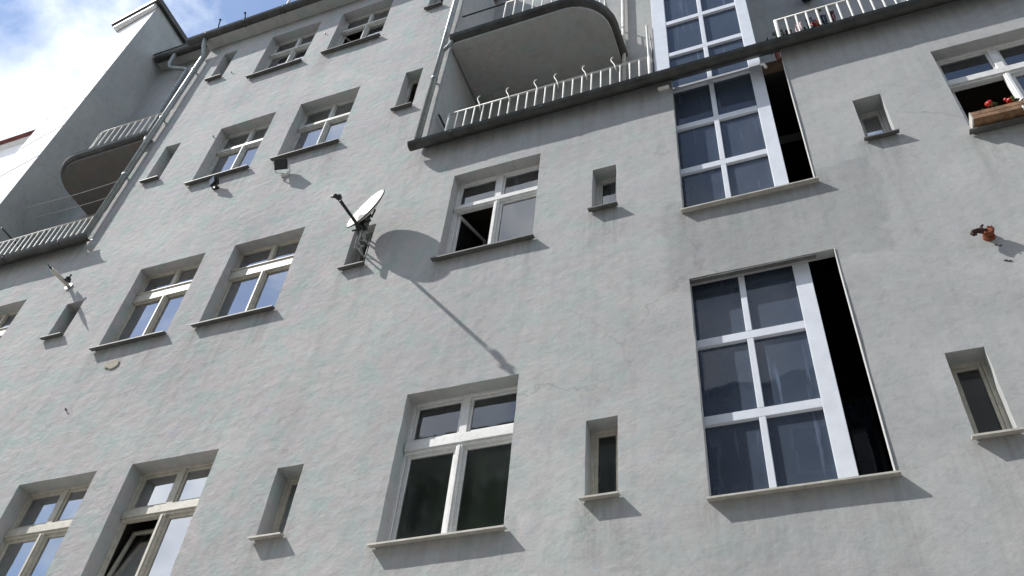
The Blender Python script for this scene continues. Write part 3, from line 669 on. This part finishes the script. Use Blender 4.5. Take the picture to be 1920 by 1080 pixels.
for z in (15.2, 16.25, 17.3, 18.4, 19.5):
    MB().hexa([(nx0 + .02, nfy(nx0 + .02) - .012, z), (nx1 - .02, nfy(nx1 - .02) - .012, z), (nx0 + .02, nfy(nx0 + .02) + .02, z), (nx1 - .02, nfy(nx1 - .02) + .02, z),
               (nx0 + .02, nfy(nx0 + .02) - .012, z + .02), (nx1 - .02, nfy(nx1 - .02) - .012, z + .02), (nx0 + .02, nfy(nx0 + .02) + .02, z + .02), (nx1 - .02, nfy(nx1 - .02) + .02, z + .02)]).build('panel_joint', 'white_frame', N)
# far red roofed house peeping past it
FH = thing('far_house', 'distant house with dark red roof and chimney at the left picture edge', 'house', (-36, 8, 0))
MB().box(-46, -32, 8, 16, 0, 36.0).build('wall', 'white_wall', FH)
MB().box(-46.2, -31.9, 7.8, 16.2, 36.0, 36.16).build('eave', 'white_frame', FH)
MB().hexa([(-46.4, 7.6, 36.16), (-31.6, 7.6, 36.16), (-46.4, 16.4, 36.16), (-31.6, 16.4, 36.16), (-46.4, 11.8, 37.4), (-31.6, 11.8, 37.4), (-46.4, 12.2, 37.4), (-31.6, 12.2, 37.4)]).build('roof', 'brick_red', FH)
MB().box(-35.6, -34.9, 8.6, 9.3, 36.6, 37.9).build('chimney', 'brick_red', FH)

# ------------------------------------------------------------------ opposite side of the courtyard (behind the camera, seen in the glass)
O = thing('opposite_house', 'plain rendered courtyard house mirrored in the lower window panes', 'house', (3, -17, 0))
MB().box(-19, 22, -27, -17, 0, 21.4).build('wall', 'opp', O)
MB().hexa([(-19.4, -27.4, 21.4), (22.4, -27.4, 21.4), (-19.4, -16.6, 21.4), (22.4, -16.6, 21.4), (-19.4, -22.5, 24.0), (22.4, -22.5, 24.0), (-19.4, -21.5, 24.0), (22.4, -21.5, 24.0)]).build('roof', 'gutter', O)
wm = None
for i in range(12):
    for j in range(6):
        x = -18.0 + i * 3.4; z = 1.6 + j * 3.2
        f = frame_mesh(x, x + 1.3, z, z + 1.9, -17.02, .09, .08).box(x + .61, x + .69, -17.02, -16.94, z + .09, z + 1.81).build('window', 'white_frame', O)
        MB().box(x + .05, x + 1.25, -16.99, -16.985, z + .05, z + 1.85).build('pane', 'glass_clear', f)

# ------------------------------------------------------------------ courtyard tree (mirrored in the centre window)
TR = thing('courtyard_tree', 'leafy courtyard tree mirrored dark green in the centre window', 'tree', (-6.8, -9.6, 0))
tm = MB().tube([(-6.8, -9.6, 0), (-6.75, -9.6, 4), (-6.9, -9.55, 8), (-7.0, -9.5, 11)], [.24, .2, .15, .07], 10)
rnd = random.Random(4)
for k in range(9):
    a = rnd.uniform(0, 6.28); z = rnd.uniform(6, 10.5); L = rnd.uniform(1.0, 1.9)
    tm.tube([(-6.88, -9.55, z), (-6.88 + math.cos(a) * L * .5, -9.55 + math.sin(a) * L * .5, z + .5), (-6.88 + math.cos(a) * L, -9.55 + math.sin(a) * L, z + 1.3)], [.07, .05, .02], 6)
tm.build('trunk', 'bark', TR, smooth=True)
cl = MB()
cent = [(rnd.gauss(0, 1.1), rnd.gauss(0, .9), rnd.uniform(-2.6, 2.6)) for _ in range(60)]
for c in cent:
    for _ in range(220):
        p = Vector((-6.9 + c[0] + rnd.gauss(0, .38), -9.5 + c[1] + rnd.gauss(0, .38), 10.6 + c[2] + rnd.gauss(0, .36)))
        u = Vector((rnd.gauss(0, 1), rnd.gauss(0, 1), rnd.gauss(0, 1))).normalized(); w_ = u.orthogonal().normalized(); s = rnd.uniform(.035, .075)
        cl.quad(tuple(p - u * s), tuple(p + w_ * s * .55), tuple(p + u * s), tuple(p - w_ * s * .55))
cl.build('crown', 'leaf_dark', TR)

# ------------------------------------------------------------------ curtains and blinds inside
def curtain(x0, x1, z0, z1, y, label, seed):
    rnd = random.Random(seed); m = MB(); n = 40; rows = 8
    for j in range(rows + 1):
        for i in range(n + 1):
            t = i / n; z = z0 + (z1 - z0) * j / rows
            yy = y + .03 * math.sin(t * 31 + seed) * (1.1 - .4 * j / rows) + .012 * math.sin(t * 77 + j)
            m.v.append((x0 + (x1 - x0) * t, yy, z))
    for j in range(rows):
        for i in range(n):
            a = j * (n + 1) + i; m.f.append((a, a + 1, a + n + 2, a + n + 1))
    ob = m.build('curtain', 'curtain', None, smooth=True)
    so = ob.modifiers.new('thickness', 'SOLIDIFY'); so.thickness = .003
    return tag(ob, label, 'curtain')
curtain(-2.86, -2.60, 9.15, 10.15, .30, 'white curtain behind right pane of the half-open window below the terrace', 1)
curtain(-6.02, -5.80, 5.35, 6.5, .36, 'pale curtain in the tilted-open window at the bottom edge', 2)
curtain(-7.75, -7.34, 5.35, 6.45, .34, 'white curtain in the window at the bottom left corner', 3)
curtain(-6.2, -5.80, 8.98, 9.9, .34, 'white curtain in the window above the tilted-open one', 4)
curtain(-7.75, -7.34, 8.98, 9.9, .34, 'white curtain in the window above the bare mortar patch', 5)

# ------------------------------------------------------------------ satellite dish
SD = thing('satellite_dish', 'white satellite dish on steel bracket in narrow window opening', 'satellite dish', (-4.82, 0, 9.38))
c = Vector((-4.68, -.292, 10.09)); nrm = Vector((-.36, -.91, .16)).normalized()
upv = (Vector((0, 0, 1)) - nrm * nrm.z).normalized(); rt = upv.cross(nrm).normalized()
dm = MB(); RN, AN = 10, 40; Rw, Rh, dp = .305, .33, .07
for side, off in ((1, 0.0), (-1, -.012)):
    k0 = len(dm.v)
    for i in range(RN + 1):
        r = i / RN
        for j in range(AN):
            a = 2 * math.pi * j / AN
            p = c + rt * (Rw * r * math.cos(a)) + upv * (Rh * r * math.sin(a)) + nrm * (dp * (r * r - 1) + off)
            dm.v.append(tuple(p))
    for i in range(RN):
        for j in range(AN):
            a = k0 + i * AN + j; b = k0 + i * AN + (j + 1) % AN
            dm.f.append((a, b, b + AN, a + AN))
n1 = (RN + 1) * AN
for j in range(AN):
    a = RN * AN + j; b = RN * AN + (j + 1) % AN
    dm.f.append((a, b, n1 + b, n1 + a))
refl = dm.build('reflector', 'dish', SD, smooth=True)
rim = MB(); ring = [tuple(c + rt * (Rw * math.cos(2 * math.pi * j / AN)) + upv * (Rh * math.sin(2 * math.pi * j / AN)) - nrm * .006) for j in range(AN + 1)]
rim.tube(ring, .009, 6, cap=False).build('rim', 'dark_metal', refl, smooth=True)
bot = c - upv * (Rh * .96) - nrm * .05
lnb = Vector((-4.635, -.84, 9.60))
arm = MB().tube([tuple(bot - nrm * .05), tuple(bot + Vector((0, 0, -.03))), tuple(lnb + (bot - lnb) * .12)], .015, 8).build('feed_arm', 'dark_metal', SD, smooth=True)
ld_ = (c - lnb).normalized()
hd = MB().tube([tuple(lnb - ld_ * .09), tuple(lnb - ld_ * .01), tuple(lnb), tuple(lnb + ld_ * .05)], [.024, .03, .036, .03], 12)
hd.tube([tuple(lnb - ld_ * .05 + Vector((.0, 0, -.01))), tuple(lnb - ld_ * .05 + Vector((-.06, 0, .015)))], .016, 8)
hd.tube([tuple(lnb - ld_ * .05), tuple(lnb - ld_ * .05 + Vector((.06, .0, -.01)))], .016, 8)
hd.build('receiver_head', 'dark_metal', SD, smooth=True)
mast = Vector((-4.74, -.17, 9.62))
MB().tube([(-4.74, -.17, 9.50), (-4.74, -.17, 10.12)], .022, 10).build('mast', 'galv', SD, smooth=True)
bk = MB().tube([tuple(c - nrm * .09), (-4.74, -.17, 10.0)], .035, 8).box(-4.80, -4.68, -.22, -.13, 9.86, 10.08)
bk.tube([tuple(c - nrm * .09 + rt * .09), tuple(c - nrm * .10 + rt * .09 - upv * .16)], .012, 6).tube([tuple(c - nrm * .09 - rt * .09), tuple(c - nrm * .10 - rt * .09 - upv * .16)], .012, 6)
bk.tube([(-4.62, -.19, 9.95), (-4.86, -.19, 9.95)], .012, 6).tube([(-4.64, -.2, 9.82), (-4.84, -.2, 9.82)], .012, 6)
bk.build('clamp', 'dark_metal', SD)
for z in (9.56, 9.66, 9.80, 9.90):
    MB().tube([(-4.74, -.17, z), (-4.83 if int(z * 100) % 4 else -4.76, .16, z + .02)], .013, 6).tube([(-4.74, -.17, z), (-4.66, -.12, z)], .010, 6).build('strut', 'galv', SD, smooth=True)
MB().tube([(-4.80, .13, 9.38), (-4.80, .13, 10.13)], .02, 8).build('inner_pole', 'galv', SD, smooth=True)
MB().tube([tuple(lnb + Vector((0, .02, -.03))), tuple(bot + Vector((.01, -.2, -.10))), tuple(bot + Vector((0, 0, -.06))), (-4.76, -.15, 9.7), (-4.80, .1, 9.5), (-4.79, .15, 9.4)], .006, 5).build('cable', 'black', SD, smooth=True)

# ------------------------------------------------------------------ floodlights
def floodlight(name_label, loc, s, aim, white_bracket):
    F = thing('floodlight', name_label, 'floodlight', loc, 'black floodlights under the sills')
    L = Vector(loc); A = Vector(aim).normalized(); U_ = (Vector((0, 0, 1)) - A * A.z).normalized(); Rt = A.cross(U_).normalized()
    hc = L + Vector((0, -.12 * s / .17, 0))
    def fr(u, v, w_): return tuple(hc + Rt * u * s + U_ * v * s + A * w_ * s)
    h = MB().hexa([fr(-.30, -.22, -.38), fr(.30, -.22, -.38), fr(-.5, -.40, .18), fr(.5, -.40, .18), fr(-.30, .22, -.38), fr(.30, .22, -.38), fr(-.5, .40, .18), fr(.5, .40, .18)])
    for k in range(5): h.hexa([fr(-.30 + k * .14, -.26, -.42), fr(-.26 + k * .14, -.26, -.42), fr(-.30 + k * .14, -.26, -.1), fr(-.26 + k * .14, -.26, -.1), fr(-.30 + k * .14, .30, -.42), fr(-.26 + k * .14, .30, -.42), fr(-.30 + k * .14, .30, -.1), fr(-.26 + k * .14, .30, -.1)])
    hb = h.build('housing', 'black', F, bevel=.004)
    MB().hexa([fr(-.44, -.34, .185), fr(.44, -.34, .185), fr(-.44, -.34, .20), fr(.44, -.34, .20), fr(-.44, .34, .185), fr(.44, .34, .185), fr(-.44, .34, .20), fr(.44, .34, .20)]).build('front_glass', 'lamp_glass', hb)
    bm_ = 'white_frame' if white_bracket else 'dark_metal'
    MB().tube([fr(-.54, 0, 0), fr(-.54, -.5, -.2), tuple(L + Vector((-.3 * s, -.005, -.35 * s))), tuple(L + Vector((.3 * s, -.005, -.35 * s))), fr(.54, -.5, -.2), fr(.54, 0, 0)], .012, 6).build('bracket', bm_, F)
    MB().box(L.x - .3 * s, L.x + .3 * s, -.03, .02, L.z - .5 * s, L.z - .2 * s).build('junction_box', bm_ if white_bracket else 'black', F, bevel=.004)
    return F
floodlight('small black floodlight hanging in front of a window sill', (-7.76, 0, 12.12), .15, (-.35, -.75, -.35), False)
floodlight('larger black floodlight with white bracket under a window sill', (-6.52, 0, 11.97), .20, (.1, -.55, -.5), True)

# ------------------------------------------------------------------ cream pipe fitting beside the left narrow window
CP = thing('wall_flue', 'cream pipe fitting with dark end jutting from wall above narrow window', 'flue', (-9.66, 0, 10.50))
MB().tube([(-9.66, .0, 10.50), (-9.66, -.12, 10.50), (-9.67, -.28, 10.50), (-9.68, -.36, 10.50)], [.036, .040, .046, .036], 14).build('pipe', 'cream', CP, smooth=True)
MB().tube([(-9.68, -.355, 10.50), (-9.69, -.40, 10.51)], .018, 8).tube([(-9.69, -.40, 10.51), (-9.72, -.43, 10.55)], .010, 6).build('end_hook', 'black', CP)
MB().tube([(-9.66, -.02, 10.50), (-9.66, .01, 10.50)], .085, 16).build('collar', 'galv', CP, smooth=False)
cmr = MB().tube([(-9.58, -.10, 10.52), (-9.52, -.14, 10.50)], .042, 12).tube([(-9.52, -.14, 10.50), (-9.47, -.16, 10.53), (-9.46, -.16, 10.57)], .012, 6).build('side_socket', 'black', CP, smooth=False)
MB().tube([(-9.565, -.145, 10.475), (-9.56, -.15, 10.47)], .022, 12).build('lens', 'lamp_glass', cmr)

CP.scale = (.72, 1.0, .72)

# ------------------------------------------------------------------ rusty bracket on the right hand wall
RB = thing('rusty_bracket', 'rusty iron lamp bracket stub on bare wall beside the stair opening', 'bracket', (1.56, 0, 7.72))
MB().tube([(1.56, .005, 7.70), (1.56, -.03, 7.70)], [.07, .062], 14).tube([(1.56, -.03, 7.70), (1.555, -.10, 7.71)], [.045, .05], 10).build('flange', 'rust', RB)
rr = MB(); rnd = random.Random(11)
for k in range(9):
    a = rnd.uniform(0, 6.28)
    rr.tube([(1.555 + .04 * math.cos(a), -.07, 7.71 + .045 * math.sin(a)), (1.55 + .06 * math.cos(a), -.09 - rnd.uniform(0, .03), 7.71 + .06 * math.sin(a))], [.022, .012], 6)
rr.build('bolts', 'rust', RB)
MB().tube([(1.54, -.08, 7.71), (1.46, -.10, 7.73), (1.40, -.11, 7.715), (1.385, -.11, 7.69), (1.40, -.11, 7.665), (1.43, -.11, 7.665)], [.032, .030, .026, .022, .018, .014], 8).tube([(1.52, -.085, 7.73), (1.50, -.09, 7.79), (1.53, -.09, 7.815)], .014, 6).build('hook', 'rust_dark', RB, smooth=True)

RB.scale = (.74, .8, .74)

# ------------------------------------------------------------------ window box with geraniums (right window)
FB = thing('flower_box', 'weathered wooden flower box on sill of the open right window', 'flower box', (2.3, -.02, 9.14))
for k, (z0, z1) in enumerate(((9.15, 9.205), (9.208, 9.265))):
    MB().box(1.835, 2.90, -.150, -.132, z0, z1).build('plank', 'wood', FB, bevel=.003)
    MB().box(1.835, 2.90, .02, .036, z0, z1).build('plank', 'wood', FB, bevel=.003)
MB().box(1.822, 1.836, -.152, .036, 9.15, 9.263).build('end_board', 'sill_cream', FB); MB().box(2.899, 2.915, -.152, .036, 9.15, 9.263).build('end_board', 'sill_cream', FB)
MB().box(1.836, 2.899, -.131, .019, 9.152, 9.165).build('bottom_board', 'wood', FB)
MB().box(1.838, 2.897, -.130, .018, 9.166, 9.235).build('soil', 'bark', FB)
MB().tube([(2.25, -.16, 9.16), (2.25, -.165, 9.13), (2.27, -.10, 9.12)], .008, 6).build('hook', 'white_frame', FB)
def geranium(x, label, seed, nleaf, heads):
    g = thing('geranium', label, 'plant', (x, -.05, 9.23), 'geraniums in the flower box')
    rnd = random.Random(seed); lf = MB(); st = MB()
    for k in range(nleaf):
        p = Vector((x + rnd.gauss(0, .045), -.06 + rnd.gauss(0, .04), 9.27 + rnd.uniform(0, .10)))
        n_ = Vector((rnd.gauss(0, .5), rnd.gauss(-.3, .5), 1)).normalized(); u = n_.orthogonal().normalized(); v = n_.cross(u); s = rnd.uniform(.018, .032)
        k0 = len(lf.v); lf.v.append(tuple(p - n_ * .006))
        for q in range(9):
            a = 6.283 * q / 9; lf.v.append(tuple(p + (u * math.cos(a) + v * math.sin(a)) * s * (1 if q % 2 else .82)))
        for q in range(9): lf.f.append((k0, k0 + 1 + q, k0 + 1 + (q + 1) % 9))
        st.tube([(x + rnd.gauss(0, .01), -.055, 9.22), tuple(p)], .003, 4)
    for (hx, hy, hz, r) in heads: st.tube([(x, -.055, 9.22), (hx, hy, hz)], .004, 5)
    st.build('stem', 'leaf', g); lf.build('foliage', 'leaf', g)
    for (hx, hy, hz, r) in heads:
        fl = MB()
        for q in range(26):
            d = Vector((rnd.gauss(0, 1), rnd.gauss(0, 1), rnd.gauss(0, 1))).normalized(); p = Vector((hx, hy, hz)) + d * r * rnd.uniform(.6, 1)
            u = d.orthogonal().normalized(); v = d.cross(u); s = r * .42
            k0 = len(fl.v); fl.v.append(tuple(p + d * s * .15))
            for t in range(6): a = 6.283 * t / 6; fl.v.append(tuple(p + (u * math.cos(a) + v * math.sin(a)) * s))
            for t in range(6): fl.f.append((k0, k0 + 1 + t, k0 + 1 + (t + 1) % 6))
        fl.build('flower_head', 'petal', g)
geranium(2.10, 'red geranium leaning over the flower box beside the open sash', 21, 16, [(2.035, -.10, 9.40, .038)])
geranium(2.26, 'red geranium with twin blooms in front of the white mullion', 22, 18, [(2.21, -.09, 9.385, .03), (2.20, -.05, 9.47, .022)])
geranium(2.44, 'green geranium at the right end of the flower box', 23, 22, [(2.50, -.08, 9.42, .03)])

# ------------------------------------------------------------------ things on the right terrace
def cloth(pts, mat, name, label, cat, drop=.2, seed=0):
    # a crumpled towel hanging over a line of points
    rnd = random.Random(seed); m = MB(); n, r = 8, 7
    (x0, y0, z0), (x1, y1, z1) = pts
    for j in range(r + 1):
        for i in range(n + 1):
            t = i / n; s = j / r
            m.v.append((x0 + (x1 - x0) * t + rnd.gauss(0, .004) + .02 * s * math.sin(5 * t), y0 + .025 * math.sin(t * 9 + seed) * s + rnd.gauss(0, .004), z0 + (z1 - z0) * t - drop * s * (1 + .25 * math.sin(4 * t + seed))))
    for j in range(r):
        for i in range(n):
            a = j * (n + 1) + i; m.f.append((a, a + 1, a + n + 2, a + n + 1))
    ob = m.build(name, mat, None, smooth=True); so = ob.modifiers.new('thickness', 'SOLIDIFY'); so.thickness = .006
    return tag(ob, label, cat)
cloth([(.49, .13, 12.24), (.57, .13, 12.22)], 'cloth_dark', 'cloth', 'dark maroon cloth behind the first gap of the right terrace railing', 'cloth', .2, 1)
cloth([(.62, .13, 12.32), (.70, .13, 12.30)], 'cloth_pale', 'cloth', 'pale pink cloth behind the second gap of the right terrace railing', 'cloth', .22, 2)
cloth([(.76, .13, 12.36), (.84, .13, 12.36)], 'cloth_navy', 'cloth', 'black cloth hanging left of the red flowers on the right terrace', 'cloth', .34, 3)
cloth([(.90, .13, 12.34), (1.00, .13, 12.34)], 'cloth_navy', 'cloth', 'navy cloth hanging right above the red flowers on the right terrace', 'cloth', .30, 4)
cloth([(1.03, .13, 12.36), (1.10, .13, 12.38)], 'cloth_dark', 'cloth', 'maroon striped cloth, rightmost behind the right terrace railing', 'cloth', .32, 5)
def pot_plant(x, y, z, label, leaf, head, seed, spread=.08):
    g = thing('potted_plant', label, 'plant', (x, y, z - .5)); rnd = random.Random(seed)
    MB().tube([(x, y, z - .62), (x, y, z - .40)], [.07, .09], 14).build('pot', 'brick_red', g, smooth=False)
    lf = MB(); lf.tube([(x, y, z - .42), (x, y, z)], .008, 6)
    for k in range(60):
        p = Vector((x + rnd.gauss(0, spread), y + rnd.gauss(0, spread * .6), z + rnd.gauss(-.1, .11))); u = Vector((rnd.gauss(0, 1), rnd.gauss(0, 1), rnd.gauss(0, .6))).normalized(); v = u.orthogonal().normalized(); s = rnd.uniform(.03, .05)
        lf.quad(tuple(p - u * s), tuple(p + v * s * .5), tuple(p + u * s), tuple(p - v * s * .5))
    lf.build('foliage', 'leaf_dark', g)
    if head:
        fl = MB()
        for q in range(70):
            d = Vector((rnd.gauss(0, 1), rnd.gauss(0, .7), rnd.gauss(0, .6))); d.normalize(); p = Vector((x, y - .05, z + .02)) + d * .07 * rnd.uniform(.3, 1); u = d.orthogonal().normalized(); v = d.cross(u); s = .024
            fl.quad(tuple(p - u * s), tuple(p - v * s), tuple(p + u * s), tuple(p + v * s))
        fl.build('flower_head', 'petal', g)
pot_plant(.84, .20, 12.16, 'potted plant with red flowers behind the right terrace railing', 'leaf', True, 31)
pot_plant(.40, .30, 12.42, 'dark green potted plant at the left end of the right terrace railing', 'leaf_dark', False, 32, .06)
WL = thing('wall_lantern', 'black wall lantern high on the recessed wall of the right terrace', 'lantern', (.98, .99, 14.35))
MB().box(.90, 1.06, .78, .97, 14.36, 14.62).build('body', 'black', WL, bevel=.02); MB().tube([(.98, .97, 14.5), (.98, 1.01, 14.5)], .05, 10).build('wall_plate', 'black', WL)
# clothes lines in the left loggia
CLN = thing('clothes_line', 'pale clothes lines strung across the left loggia under the balcony', 'clothes line', (-11.5, .45, 13.8))
for (y, z) in ((.30, 13.83), (.55, 13.86)):
    MB().tube([(-12.96, y, z + .04), (-11.5, y, z - .03), (-9.97, y, z + .03)], .006, 5).build('line', 'rail', CLN)
MB().tube([(-12.6, .1, 13.0), (-12.6, .95, 13.0)], .012, 6).build('arm', 'dark_metal', CLN)
